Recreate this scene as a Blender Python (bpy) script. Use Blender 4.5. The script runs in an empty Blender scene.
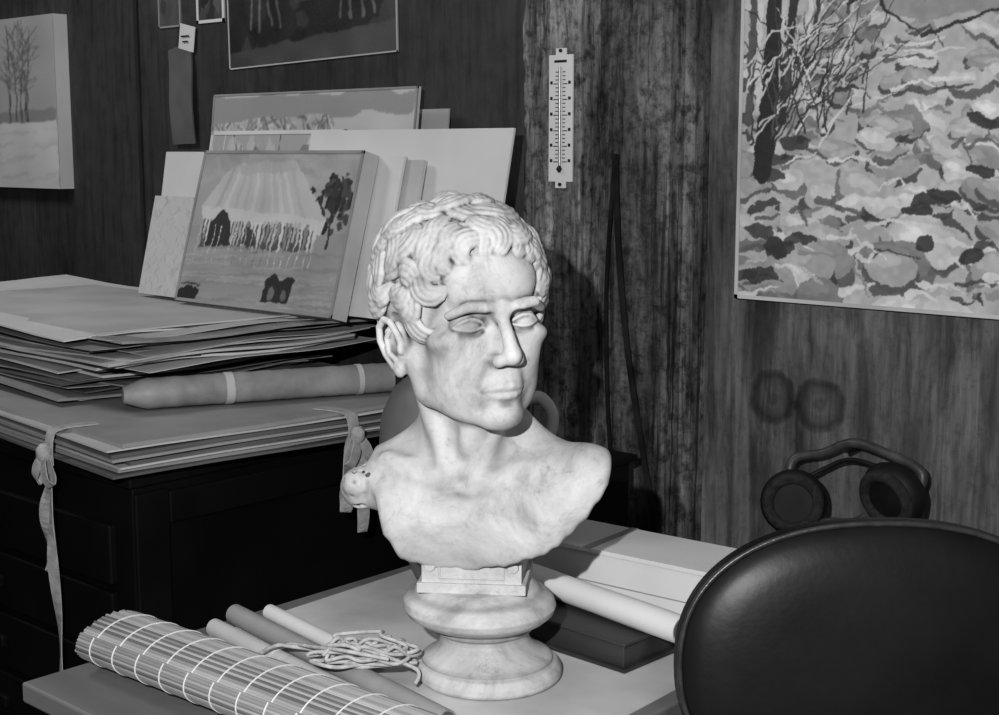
import bpy, math, random
import numpy as np
from mathutils import Vector, Matrix
random.seed(7)
rng = np.random.default_rng(7)
D2R = math.radians
scene = bpy.context.scene
try:
    scene.view_settings.view_transform = 'Standard'
    scene.view_settings.look = 'Medium High Contrast'
except Exception:
    pass

# ------------------------------------------------------------------ materials
def new_mat(name):
    m = bpy.data.materials.new(name); m.use_nodes = True
    nt = m.node_tree
    return m, nt, nt.nodes['Principled BSDF']

def ramp(nt, src, pts):
    c = nt.nodes.new('ShaderNodeValToRGB'); e = c.color_ramp.elements
    e[0].position, v0 = pts[0]; e[0].color = (v0, v0, v0, 1)
    e[1].position, v1 = pts[-1]; e[1].color = (v1, v1, v1, 1)
    for p_, v in pts[1:-1]:
        q = e.new(p_); q.color = (v, v, v, 1)
    nt.links.new(src, c.inputs[0]); return c.outputs[0]
def noise(nt, vec, scale, detail=6, rough=.5, dist=0):
    n = nt.nodes.new('ShaderNodeTexNoise'); n.inputs['Scale'].default_value = scale; n.inputs['Detail'].default_value = detail
    n.inputs['Roughness'].default_value = rough; n.inputs['Distortion'].default_value = dist
    nt.links.new(vec, n.inputs['Vector']); return n.outputs['Fac']
def mapping(nt, st):
    tc = nt.nodes.new('ShaderNodeTexCoord'); mp = nt.nodes.new('ShaderNodeMapping'); mp.inputs['Scale'].default_value = st
    nt.links.new(tc.outputs['Object'], mp.inputs['Vector']); return mp.outputs[0]
def mul(nt, a, c, f=1.0):
    x = nt.nodes.new('ShaderNodeMix'); x.data_type = 'RGBA'; x.blend_type = 'MULTIPLY'; x.inputs[0].default_value = f
    nt.links.new(a, x.inputs[6]); nt.links.new(c, x.inputs[7]); return x.outputs[2]
def bump(nt, b, src, st, dist=.004):
    bp = nt.nodes.new('ShaderNodeBump'); bp.inputs['Strength'].default_value = st; bp.inputs['Distance'].default_value = dist
    nt.links.new(src, bp.inputs['Height']); nt.links.new(bp.outputs[0], b.inputs['Normal'])

def mat(name, lo, hi=None, scale=6, stretch=(1, 1, 1), detail=8, rough=.6, bmp=.15, bscale=None,
        p0=.35, p1=.65, dist=0.0, spec=.5, metallic=0.0):
    m, nt, b = new_mat(name); hi = lo if hi is None else hi
    v = mapping(nt, stretch)
    nt.links.new(ramp(nt, noise(nt, v, scale, detail, .5, dist), [(p0, lo), (p1, hi)]), b.inputs['Base Color'])
    b.inputs['Roughness'].default_value = rough; b.inputs['Specular IOR Level'].default_value = spec; b.inputs['Metallic'].default_value = metallic
    if bmp > 0: bump(nt, b, noise(nt, v, bscale or scale * 3), bmp)
    return m

def wood(name, base, patch=5, pz=.35, fine=70, zf=.05, fr=((.35, .25), (.5, .8), (.65, 1)), fstr=.7, iso=25, ir=((.35, .5), (.55, 1)), bst=.5, rough=.6, cracks=0.0):
    m, nt, b = new_mat(name)
    v1 = mapping(nt, (1, 1, pz)); v2 = mapping(nt, (1, 1, zf)); v3 = mapping(nt, (1, 1, 1))
    out = ramp(nt, noise(nt, v1, patch, 10, .65, .5), base)
    f = noise(nt, v2, fine, 8, .7, .3); g = noise(nt, v3, iso, 8, .75)
    out = mul(nt, out, ramp(nt, f, list(fr)), fstr); out = mul(nt, out, ramp(nt, g, list(ir)), .9)
    if cracks:
        out = mul(nt, out, ramp(nt, noise(nt, mapping(nt, (1, 1, .03)), 28, 4, .6, 1.0), [(.37, .05), (.42, 1)]), cracks)
    nt.links.new(out, b.inputs['Base Color']); b.inputs['Roughness'].default_value = rough
    ad = nt.nodes.new('ShaderNodeMath'); ad.operation = 'ADD'; nt.links.new(f, ad.inputs[0]); nt.links.new(g, ad.inputs[1])
    bump(nt, b, ad.outputs[0], bst, .004); return m

def bust_mat():
    m, nt, b = new_mat('aged_plaster'); v = mapping(nt, (1, 1, 1))
    o = ramp(nt, noise(nt, v, 10, 10, .72, .5), [(.32, .36), (.45, .55), (.60, .70)])
    n2 = noise(nt, v, 34, 9, .8, .8)
    o = mul(nt, o, ramp(nt, n2, [(.32, .45), (.45, 1)]), .6)
    a = nt.nodes.new('ShaderNodeAttribute'); a.attribute_name = 'grime_shade'
    o = mul(nt, o, ramp(nt, a.outputs['Fac'], [(.0, 1), (.5, .62), (1, .18)]), .9)  # recess grime and painted crease shade, multiplied into the plaster colour
    nt.links.new(o, b.inputs['Base Color']); b.inputs['Roughness'].default_value = .75; b.inputs['Specular IOR Level'].default_value = .2
    bump(nt, b, noise(nt, v, 90, 6, .7), .2, .002)
    return m

def plywood_mat():
    m, nt, b = new_mat('stained_plywood')
    tc = nt.nodes.new('ShaderNodeTexCoord'); N = nt.nodes.new; L = nt.links.new
    base = ramp(nt, noise(nt, mapping(nt, (1, 1, .25)), 8, 12, .7, .7), [(.34, .085), (.5, .18), (.66, .25)])
    f = noise(nt, mapping(nt, (1, 1, .06)), 85, 8, .7, .4)
    out = mul(nt, base, ramp(nt, f, [(.35, .4), (.6, 1)]), .75)
    out = mul(nt, out, ramp(nt, noise(nt, mapping(nt, (1, 1, .12)), 20, 6, .65, 1.2), [(.38, .45), (.5, 1)]), .8)
    out = mul(nt, out, ramp(nt, noise(nt, mapping(nt, (1, 1, 1)), 60, 6, .8), [(.35, .6), (.5, 1)]), .7)
    nw = noise(nt, tc.outputs['Object'], 30)
    for cx, cz in ((-1.150, .980), (-1.066, .978)):
        vm = N('ShaderNodeVectorMath'); vm.operation = 'DISTANCE'
        sp = N('ShaderNodeSeparateXYZ'); L(tc.outputs['Object'], sp.inputs[0])
        cb = N('ShaderNodeCombineXYZ'); L(sp.outputs[0], cb.inputs[0]); L(sp.outputs[2], cb.inputs[2])
        L(cb.outputs[0], vm.inputs[0]); vm.inputs[1].default_value = (cx, 0, cz)
        ad = N('ShaderNodeMath'); ad.operation = 'MULTIPLY_ADD'; L(nw, ad.inputs[0]); ad.inputs[1].default_value = .02
        L(vm.outputs['Value'], ad.inputs[2])
        sc = N('ShaderNodeMath'); sc.operation = 'MULTIPLY'; L(ad.outputs[0], sc.inputs[0]); sc.inputs[1].default_value = 9.5
        out = mul(nt, out, ramp(nt, sc.outputs[0], [(0, .75), (.15, .6), (.22, .9), (.36, .6), (.43, .3), (.49, .5), (.54, 1)]), .85)
    L(out, b.inputs['Base Color']); b.inputs['Roughness'].default_value = .5
    return m

def attr_mat():
    m, nt, b = new_mat('paint_on_canvas')
    a = nt.nodes.new('ShaderNodeAttribute'); a.attribute_name = 'Col'; nt.links.new(a.outputs['Color'], b.inputs['Base Color'])
    b.inputs['Roughness'].default_value = .6
    return m

M_BUST = bust_mat(); M_PLY = plywood_mat(); M_ART = attr_mat()
M_WALL = wood('dark_wall_board', [(.3, .05), (.7, .105)], patch=3, fine=60, zf=.08, fstr=.6, bst=.15, ir=((.35, .7), (.55, 1)))
M_POST = wood('rough_timber', [(.3, .10), (.48, .26), (.66, .58)], patch=12, pz=.25, fine=60, zf=.09, fr=((.38, .15), (.5, .8), (.6, 1)), fstr=.85, iso=45, ir=((.38, .2), (.52, 1)), bst=1, rough=.7, cracks=.8)
M_POST2 = wood('dark_timber', [(.3, .06), (.5, .18), (.68, .42)], patch=11, pz=.25, fine=55, zf=.08, fr=((.38, .12), (.5, .75), (.6, 1)), fstr=.85, iso=40, ir=((.38, .18), (.54, 1)), bst=1, rough=.6, cracks=.8)
M_FLOOR = mat('floor_boards', .03, .06, scale=3, stretch=(1, 6, 1))
M_CEIL = mat('ceiling_plaster', .3, .35)
M_BLACK = mat('black_lacquer', .005, .010, scale=5, rough=.55, bmp=.1, spec=.2)
M_DARK = mat('dark_wood', .02, .06, scale=8, stretch=(.3, 2, 2), rough=.5, bmp=.2)
M_W = mat('white_paper', .66, .76, scale=5, rough=.8, bmp=.1)
M_W2 = mat('offwhite_paper', .46, .60, scale=5, rough=.8, bmp=.1)
M_G1 = mat('grey_board', .28, .38, scale=6, rough=.8)
M_G2 = mat('dark_board', .10, .16, scale=6, rough=.8)
M_KRAFT = mat('kraft_paper', .24, .38, scale=14, rough=.5, bmp=.8, bscale=26)
M_RIB = mat('cotton_ribbon', .36, .50, scale=60, rough=.9, bmp=.3)
M_TABP = mat('table_paper', .42, .66, scale=5, rough=.8, detail=12)
M_TABLE = mat('table_wood', .12, .22, scale=5, stretch=(.3, 2, 2))
M_LEATH = mat('black_leather', .008, .014, scale=9, rough=.42, bmp=.05, bscale=120, spec=.3)
M_PIPE = mat('leather_piping', .03, .05, scale=60, rough=.35)
M_METAL = mat('worn_metal', .35, .5, scale=30, rough=.35, metallic=.8)
M_BAK = mat('bakelite', .010, .02, scale=20, rough=.6, bmp=0, spec=.25)
M_BELT = mat('strap_leather', .012, .03, scale=20, rough=.6, spec=.25)
M_FOAM = mat('ear_foam', .015, .035, scale=120, rough=.9, bmp=.4)
M_STR = mat('string_fibre', .40, .58, scale=90, rough=.9, bmp=.2)
M_B1 = mat('bamboo_light', .36, .48, scale=30, stretch=(.2, 2, 2), rough=.6)
M_B2 = mat('bamboo_mid', .26, .36, scale=30, stretch=(.2, 2, 2), rough=.6)
M_B3 = mat('bamboo_dark', .13, .2, scale=30, stretch=(.2, 2, 2), rough=.6)
M_JUG = mat('stoneware', .14, .22, scale=8, rough=.5)
M_JUGH = mat('white_glaze', .65, .75, scale=8, rough=.3)
M_INK = mat('black_ink', .02, .02, bmp=0)

# ------------------------------------------------------------------ mesh builder
class MB:
    def __init__(s): s.v = []; s.f = []; s.m = []; s.s = []
    def add(s, V, Fc, m=0, sm=False, M=None):
        o = len(s.v)
        for p in V:
            p = Vector(p)
            if M is not None: p = M @ p
            s.v.append(p[:])
        for f in Fc:
            s.f.append([i + o for i in f]); s.m.append(m); s.s.append(sm)
    def box(s, c, d, rz=0, m=0, M=None, R=None):
        x, y, z = d[0] / 2, d[1] / 2, d[2] / 2
        V = [(-x, -y, -z), (x, -y, -z), (x, y, -z), (-x, y, -z), (-x, -y, z), (x, -y, z), (x, y, z), (-x, y, z)]
        T = Matrix.Translation(c) @ Matrix.Rotation(rz, 4, 'Z')
        if R is not None: T = T @ R
        if M is not None: T = M @ T
        s.add(V, [(0, 3, 2, 1), (4, 5, 6, 7), (0, 1, 5, 4), (1, 2, 6, 5), (2, 3, 7, 6), (3, 0, 4, 7)], m, False, T)
    def slab(s, P0, U, V, t, m=0):
        P0, U, V = Vector(P0), Vector(U), Vector(V); n = U.cross(V).normalized() * -t
        P = [P0, P0 + U, P0 + U + V, P0 + V]; Q = [p + n for p in P]
        s.add([*P, *Q], [(0, 1, 2, 3), (7, 6, 5, 4), (0, 4, 5, 1), (1, 5, 6, 2), (2, 6, 7, 3), (3, 7, 4, 0)], m)
    def tube(s, pts, r, n=8, m=0, closed=False, M=None, caps=True):
        P = [Vector(p) for p in pts]; k = len(P)
        rr = r if hasattr(r, '__len__') else [r] * k
        V = []; up = None
        for i in range(k):
            if closed: t = P[(i + 1) % k] - P[i - 1]
            else: t = P[min(i + 1, k - 1)] - P[max(i - 1, 0)]
            if t.length < 1e-9: t = Vector((0, 0, 1))
            t.normalize()
            if up is None:
                up = Vector((0, 0, 1)) if abs(t.z) < .9 else Vector((1, 0, 0))
            a = up - t * up.dot(t); a.normalize(); up = a; b = t.cross(a)
            for j in range(n):
                an = 2 * math.pi * j / n
                V.append(P[i] + (a * math.cos(an) + b * math.sin(an)) * rr[i])
        Fc = []
        for i in range(k if closed else k - 1):
            for j in range(n):
                i2 = (i + 1) % k
                Fc.append((i * n + j, i * n + (j + 1) % n, i2 * n + (j + 1) % n, i2 * n + j))
        s.add(V, Fc, m, True, M)
        if not closed and caps:
            s.add(V[:n], [tuple(range(n))[::-1]], m, False, M); s.add(V[-n:], [tuple(range(n))], m, False, M)
    def cyl(s, a, b, r, r2=None, n=28, m=0, M=None): s.tube([a, b], [r, r if r2 is None else r2], n, m, M=M)
    def lathe(s, prof, c=(0, 0, 0), n=64, m=0, M=None, lean=(0, 0)):
        V = []; Fc = []
        for (r, z) in prof:
            for j in range(n):
                a = 2 * math.pi * j / n
                V.append((c[0] + lean[0] * z + r * math.cos(a), c[1] + lean[1] * z + r * math.sin(a), c[2] + z))
        for i in range(len(prof) - 1):
            for j in range(n):
                Fc.append((i * n + j, i * n + (j + 1) % n, (i + 1) * n + (j + 1) % n, (i + 1) * n + j))
        s.add(V, Fc, m, True, M)
    def sheet(s, c, d, rz=0, m=0, amp=.003, nx=10, ny=8, tz=0):
        ph = [random.uniform(0, 6.28) for _ in range(4)]
        T = Matrix.Translation(c) @ Matrix.Rotation(rz, 4, 'Z')
        V = []
        for top in (1, 0):
            for i in range(nx + 1):
                for j in range(ny + 1):
                    u, v = i / nx - .5, j / ny - .5
                    e = max(abs(u), abs(v)) * 2
                    z = amp * (e ** 3) * (math.sin(u * 9 + ph[0]) * .5 + math.sin(v * 8 + ph[1]) * .5 + .25) + tz * u
                    V.append((u * d[0], v * d[1], z + (d[2] / 2 if top else -d[2] / 2)))
        k = (nx + 1) * (ny + 1); Fc = []
        I = lambda i, j: i * (ny + 1) + j
        for i in range(nx):
            for j in range(ny):
                Fc.append((I(i, j), I(i + 1, j), I(i + 1, j + 1), I(i, j + 1)))
                Fc.append((k + I(i, j), k + I(i, j + 1), k + I(i + 1, j + 1), k + I(i + 1, j)))
        for i in range(nx):
            Fc.append((I(i, 0), k + I(i, 0), k + I(i + 1, 0), I(i + 1, 0)))
            Fc.append((I(i + 1, ny), k + I(i + 1, ny), k + I(i, ny), I(i, ny)))
        for j in range(ny):
            Fc.append((I(0, j + 1), k + I(0, j + 1), k + I(0, j), I(0, j)))
            Fc.append((I(nx, j), k + I(nx, j), k + I(nx, j + 1), I(nx, j + 1)))
        s.add(V, Fc, m, False, T)
    def ribbon(s, pts, w, wd, m=0, t=.0012, tw=0, wv=.04):
        P = [Vector(p) for p in pts]; n = len(P); wd = Vector(wd).normalized(); V = []
        for i, p in enumerate(P):
            tg = (P[min(i + 1, n - 1)] - P[max(i - 1, 0)]).normalized()
            W = Matrix.Rotation(tw * math.sin(i * .45), 3, tg) @ wd
            W = (W - tg * W.dot(tg)).normalized(); nn = tg.cross(W)
            ww = w * (1 + wv * math.sin(i * .9))
            for a, b in ((-1, -1), (1, -1), (1, 1), (-1, 1)): V.append(p + W * a * ww / 2 + nn * b * t / 2)
        Fc = [(0, 1, 2, 3), tuple(4 * n - 4 + q for q in (3, 2, 1, 0))]
        for i in range(n - 1):
            for j in range(4): Fc.append((i * 4 + j, i * 4 + (j + 1) % 4, i * 4 + 4 + (j + 1) % 4, i * 4 + 4 + j))
        s.add(V, Fc, m, False)
    def obj(s, name, mats, bevel=0, parent=None):
        me = bpy.data.meshes.new(name); me.from_pydata(s.v, [], s.f)
        for m in mats: me.materials.append(m)
        me.polygons.foreach_set('material_index', s.m); me.polygons.foreach_set('use_smooth', s.s)
        me.validate(); me.update()
        o = bpy.data.objects.new(name, me); scene.collection.objects.link(o)
        if bevel:
            b = o.modifiers.new('bevel', 'BEVEL'); b.width = bevel; b.segments = 2; b.limit_method = 'ANGLE'
        if parent: o.parent = parent
        return o

def crv(pts, n=8):
    P = [Vector(p) for p in pts]; out = []
    for i in range(len(P) - 1):
        a = P[max(i - 1, 0)]; b = P[i]; c = P[i + 1]; d = P[min(i + 2, len(P) - 1)]
        for k in range(n):
            t = k / n
            out.append(.5 * ((2 * b) + (c - a) * t + (2 * a - 5 * b + 4 * c - d) * t * t + (3 * b - a - 3 * c + d) * t ** 3))
    out.append(P[-1]); return out

# ------------------------------------------------------------------ painter (procedural artwork on grid meshes)
def smooth_noise(w, h, cells):
    gx, gy = cells, max(2, int(cells * h / w)); G = rng.uniform(-1, 1, (gy + 2, gx + 2))
    x = np.linspace(0, gx, w); y = np.linspace(0, gy, h); xi = x.astype(int); yi = y.astype(int)
    fx = x - xi; fy = y - yi; fx = fx * fx * (3 - 2 * fx); fy = (fy * fy * (3 - 2 * fy))[:, None]
    a = G[np.ix_(yi, xi)] * (1 - fx) + G[np.ix_(yi, xi + 1)] * fx
    b = G[np.ix_(yi + 1, xi)] * (1 - fx) + G[np.ix_(yi + 1, xi + 1)] * fx
    return a * (1 - fy) + b * fy
class Pic:
    def __init__(s, w, h, base):
        s.w, s.h = w, h; s.A = np.full((h, w), base, float)
        s.U, s.V = np.meshgrid(np.linspace(0, 1, w), np.linspace(0, 1, h)); s.asp = w / h
    def put(s, mask, val, al=1): s.A[mask] = s.A[mask] * (1 - al) + val * al
    def ell(s, cx, cy, rx, ry, val, ang=0, al=1):
        x = (s.U - cx) * s.asp; y = s.V - cy; c, n = math.cos(ang), math.sin(ang)
        X = (x * c + y * n) / (rx * s.asp); Y = (-x * n + y * c) / ry
        s.put(X * X + Y * Y < 1, val, al)
    def line(s, x0, y0, x1, y1, w, val, al=1, w1=None):
        a = np.array([x0 * s.asp, y0]); b = np.array([x1 * s.asp, y1]); d = b - a; L = max((d @ d), 1e-9)
        px = s.U * s.asp - a[0]; py = s.V - a[1]; t = np.clip((px * d[0] + py * d[1]) / L, 0, 1)
        dist = np.hypot(px - t * d[0], py - t * d[1]); w1 = w if w1 is None else w1
        s.put(dist < (w + (w1 - w) * t) / 2, val, al)
    def curve(s, pts, w, val, al=1, w1=None):
        w1 = w if w1 is None else w1; n = len(pts) - 1
        for i in range(n): s.line(*pts[i], *pts[i + 1], w + (w1 - w) * i / n, val, al, w + (w1 - w) * (i + 1) / n)
    def poly(s, pts, val, al=1):
        ins = np.zeros_like(s.A, bool); n = len(pts)
        for i in range(n):
            x0, y0 = pts[i]; x1, y1 = pts[(i + 1) % n]
            if y0 == y1: continue
            ins ^= ((y0 > s.V) != (y1 > s.V)) & (s.U < (x1 - x0) * (s.V - y0) / (y1 - y0) + x0)
        s.put(ins, val, al)
    def blob(s, cx, cy, r, val, al=1, n=7, sq=1.0):
        a0 = random.uniform(0, 6.28)
        s.poly([(cx + r * random.uniform(.5, 1.1) * math.cos(a0 + 6.28 * i / n) / s.asp, cy + sq * r * random.uniform(.5, 1.1) * math.sin(a0 + 6.28 * i / n)) for i in range(n)], val, al)
    def warp(s, amp, cells):
        dx = smooth_noise(s.w, s.h, cells) * amp; dy = smooth_noise(s.w, s.h, cells) * amp
        Y, X = np.mgrid[0:s.h, 0:s.w]
        s.A = s.A[np.clip((Y + dy).round().astype(int), 0, s.h - 1), np.clip((X + dx).round().astype(int), 0, s.w - 1)]
    def tone(s, amp, cells): s.A = s.A * (1 + amp * smooth_noise(s.w, s.h, cells))
    def blur(s, n=1):
        for _ in range(n):
            P = np.pad(s.A, 1, 'edge'); s.A = (P[:-2, 1:-1] + P[2:, 1:-1] + P[1:-1, :-2] + P[1:-1, 2:] + 4 * s.A) / 8
    def obj(s, name, P0, U, V, parent=None):
        P0, U, V = np.array(P0, float), np.array(U, float), np.array(V, float)
        co = P0 + s.U[..., None] * U + s.V[..., None] * V
        me = bpy.data.meshes.new(name); idx = np.arange(s.w * s.h).reshape(s.h, s.w)
        q = np.stack([idx[:-1, :-1], idx[:-1, 1:], idx[1:, 1:], idx[1:, :-1]], -1).reshape(-1, 4)
        me.vertices.add(s.w * s.h); me.vertices.foreach_set('co', co.reshape(-1))
        me.loops.add(q.size); me.loops.foreach_set('vertex_index', q.reshape(-1).astype(np.int32))
        me.polygons.add(len(q)); me.polygons.foreach_set('loop_start', np.arange(0, q.size, 4, dtype=np.int32))
        me.polygons.foreach_set('loop_total', np.full(len(q), 4, np.int32))
        me.update(calc_edges=True)
        ca = me.color_attributes.new('Col', 'FLOAT_COLOR', 'POINT')
        A = np.clip(s.A + rng.normal(0, .006, s.A.shape), .01, .9).reshape(-1)
        ca.data.foreach_set('color', np.stack([A, A, A, np.ones_like(A)], -1).reshape(-1).astype(np.float32))
        me.materials.append(M_ART)
        o = bpy.data.objects.new(name, me); scene.collection.objects.link(o)
        if parent: o.parent = parent
        return o

def framed(name, P0, U, V, t, pic, border=.006, mats=(M_W2, M_G1), lip=True):
    P0, U, V = Vector(P0), Vector(U), Vector(V); n = U.cross(V).normalized(); u = U.normalized(); v = V.normalized()
    b = MB(); b.slab(P0, U, V, t, 0)
    if lip and border:
        for (p, a, c) in ((P0, U, v * border), (P0 + V - v * border, U, v * border), (P0, u * border, V), (P0 + U - u * border, u * border, V)):
            b.slab(p + n * .003, a, c, .003, 1)
    o = b.obj(name, list(mats))
    if pic:
        pic.obj('painted_surface', P0 + u * border + v * border + n * .0012, U - 2 * u * border, V - 2 * v * border, parent=o)
    return o

# ------------------------------------------------------------------ room
def simple_box(name, c, d, m, bevel=0):
    b = MB(); b.box(c, d); return b.obj(name, [m], bevel)
W = 1.93
simple_box('floor', (-1.5, 0, -.05), (6.2, 4.2, .1), M_FLOOR)
simple_box('ceiling', (-1.5, 0, 2.65), (6.2, 4.2, .1), M_CEIL)
b = MB()
b.box((-3.035, W + .05, 1.3), (3.13, .1, 2.6), m=0)
b.box((.065, W + .05, 1.3), (3.07, .1, 2.6), m=1)
b.obj('wall_back', [M_WALL, M_PLY])
simple_box('wall_left', (-4.65, 0, 1.3), (.1, 4.0, 2.6), M_WALL)
simple_box('wall_right', (1.65, 0, 1.3), (.1, 4.0, 2.6), M_PLY)
b = MB()
for x in (-2.88, -4.1): b.box((x, W - .003, 1.3), (.012, .006, 2.6))
b.obj('trim_1', [mat('batten', .025, .04)])
def hewn(name, x0, x1, yf, yb, m, amp):
    nx, nz = 14, 220; V = []; Fc = []; H = smooth_noise(nx + 1, nz + 1, 5) * .5 + smooth_noise(nx + 1, nz + 1, 12) * .5
    for j in range(nz + 1):
        for i in range(nx + 1):
            e = max(0, abs(i / nx - .5) * 2 - .8) * .02
            V.append((x0 + (x1 - x0) * i / nx + (H[j, 0] * amp * .6 if i in (0, nx) else 0), yf + H[j, i] * amp + e, 2.6 * j / nz))
    for j in range(nz):
        for i in range(nx): k = j * (nx + 1) + i; Fc.append((k, k + 1, k + nx + 2, k + nx + 1))
    n0 = len(V)
    for j in range(nz + 1): V.append((x1, yb, 2.6 * j / nz))
    for j in range(nz + 1): V.append((x0, yb, 2.6 * j / nz))
    for j in range(nz):
        k = j * (nx + 1) + nx; Fc.append((k, n0 + j, n0 + j + 1, k + nx + 1))
        k = j * (nx + 1); n1 = n0 + nz + 1; Fc.append((n1 + j, k, k + nx + 1, n1 + j + 1))
    b = MB(); b.add(V, Fc, 0, False); return b
hewn('timber_post', -1.568, -1.446, 1.800, 1.93, M_POST, .0035).obj('timber_post', [M_POST])
b = hewn('timber_plank', -1.444, -1.304, 1.850, 1.93, M_POST2, .003); b.box((-1.292, 1.91, 1.3), (.022, .04, 2.6)); b.obj('timber_plank', [M_POST2])

# thermometer
b = MB(); tx, ty = -1.480, 1.7945
b.box((tx, ty, 1.422), (.050, .004, .205), m=0)
b.box((tx, ty, 1.529), (.022, .003, .012), m=0); b.box((tx, ty, 1.315), (.022, .003, .012), m=0)
b.cyl((tx, ty - .004, 1.345), (tx, ty - .004, 1.505), .0022, m=1, n=10)
b.tube([(tx, ty - .004, 1.335), (tx, ty - .005, 1.34), (tx, ty - .004, 1.346)], [.002, .005, .002], 10, 2)
for i in range(24):
    z = 1.352 + i * .0063; w = .010 if i % 4 == 0 else .006
    for s_ in (-1, 1): b.box((tx + s_ * (.0045 + w / 2), ty - .0025, z), (w, .001, .0014), m=2)
for i in range(6):
    for s_ in (-1, 1): b.box((tx + s_ * .019, ty - .0025, 1.354 + i * .0252), (.005, .001, .005), m=2)
b.cyl((tx, ty - .004, 1.531), (tx, ty + .01, 1.531), .003, n=10, m=2); b.cyl((tx, ty - .004, 1.315), (tx, ty + .01, 1.315), .003, n=10, m=2)
b.box((tx, ty - .0025, 1.514), (.026, .001, .004), m=2)
b.obj('wall_thermometer', [M_W, M_METAL, M_INK], .0015)

# hanging strap
b = MB()
b.ribbon(crv([(-1.405, 1.843, 1.36), (-1.395, 1.843, 1.2), (-1.375, 1.842, 1.05), (-1.345, 1.842, .9), (-1.315, 1.842, .76), (-1.31, 1.842, .68)], 6), .011, (1, 0, 0), t=.003)
b.ribbon(crv([(-1.405, 1.843, 1.36), (-1.420, 1.843, 1.15), (-1.415, 1.843, .95), (-1.40, 1.843, .8)], 6), .007, (1, 0, 0), t=.003)
b.cyl((-1.405, 1.838, 1.36), (-1.405, 1.855, 1.36), .005, n=10)
b.obj('leather_strap', [M_BELT])

# ------------------------------------------------------------------ artworks
def paint_rocks():
    p = Pic(540, 580, .50)
    V = random.uniform; C = random.choice
    p.poly([(0, .55), (1, .62), (1, 1), (0, 1)], .50)
    for i in range(70):
        x = V(-.1, 1); y = V(.62, 1); L_ = V(.15, .45)
        p.curve([(x, y), (x + L_ * .5, y + V(.0, .03)), (x + L_, y + V(-.02, .05))], V(.015, .04), C([.62, .56, .5, .42, .66, .36]), .7, .01)
    p.poly([(.62, .80), (.78, .86), (1, .84), (1, .78), (.8, .76)], .34, .8); p.poly([(.3, .66), (.6, .71), (1, .70), (1, .66), (.5, .63)], .28, .7)
    for row in range(15):
        y0 = .62 - row * .045; r0 = .035 + row * .0035
        for k in range(int(1.3 / (r0 * 1.9))):
            x = V(-.05, 1.05); y = y0 + V(-.02, .02); r = r0 * V(.7, 1.3); v = C([.60, .52, .46, .40, .34, .64, .26, .48])
            a = V(-.35, .1); p.ell(x, y - r * .22, r * 1.15, r * .52, C([.07, .12, .18]), a, .9); p.ell(x, y, r * 1.05, r * .46, v, a, .95)
            p.ell(x - r * .2, y + r * .12, r * .65, r * .2, min(.78, v * 1.28), a, .7)
    for i in range(150):
        x, y = V(0, 1), V(.0, .6); L_ = V(.04, .16)
        p.curve([(x, y), (x + L_ * .5, y + V(-.012, .02)), (x + L_, y + V(-.04, .02))], V(.008, .02), C([.70, .74, .08, .14, .30, .48, .6]), .9, .004)
    for i in range(14): p.ell(V(.45, 1), V(.12, .42), V(.02, .05), V(.010, .018), .05, V(-.4, .2), .95)
    for i in range(10): p.ell(V(.0, .2), V(.05, .5), V(.03, .06), V(.012, .025), .06, V(-.4, .2), .9)
    for i in range(150): x = random.gauss(.27, .06); y = random.gauss(.76, .07); p.line(x, y, x + V(-.03, .03), y + V(.01, .05), V(.004, .012), C([.12, .2, .3, .16]), .7)
    p.warp(9, 10); p.warp(3, 40)
    p.curve([(.015, 1), (.03, .7), (.02, .42)], .024, .14); p.curve([(.05, 1), (.045, .7), (.05, .45)], .016, .66)
    p.curve([(.10, 1), (.095, .75), (.085, .5), (.065, .30)], .040, .045, 1, .055); p.curve([(.132, 1), (.122, .75), (.115, .5)], .014, .58)
    p.curve([(.17, 1), (.16, .8), (.135, .6), (.12, .42)], .020, .06, 1, .024); p.curve([(.22, 1), (.2, .85), (.19, .60)], .014, .68); p.curve([(.27, 1), (.23, .85), (.21, .62)], .012, .08)
    p.curve([(.33, 1), (.32, .85), (.30, .66)], .010, .12); p.curve([(.345, 1), (.335, .85), (.315, .66)], .008, .62)
    p.curve([(.64, 1), (.655, .85), (.66, .68)], .010, .14, 1, .014); p.curve([(.96, 1), (.93, .84), (.90, .66)], .010, .10, 1, .016); p.curve([(.52, 1), (.50, .85), (.50, .68)], .007, .18)
    for i in range(70):
        x, y = random.gauss(.17, .08), V(.36, .56); dx = random.gauss(.04, .07)
        p.curve([(x, y), (x + dx * .5, y + V(.04, .09)), (x + dx * 1.5, y + V(.08, .2))], .006, C([.05, .07, .7, .12, .6, .09]), 1, .002)
    for pts in ([(.28, .74), (.45, .69), (.65, .72), (.92, .79)], [(.3, .68), (.45, .74), (.54, .84)], [(.60, .69), (.65, .76), (.67, .9)], [(.5, .60), (.7, .65), (.97, .63)], [(.36, .73), (.4, .66), (.5, .6)]):
        p.curve(pts, .010, .06, 1, .004)
    p.warp(2.5, 60); p.tone(.14, 12); p.tone(.10, 70); p.blur(1)
    return p
framed('landscape_painting', (-1.213, 1.911, 1.137), (.60, 0, 0), (0, 0, .66), .022, paint_rocks(), .006, (M_G1, M_W2))

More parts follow.
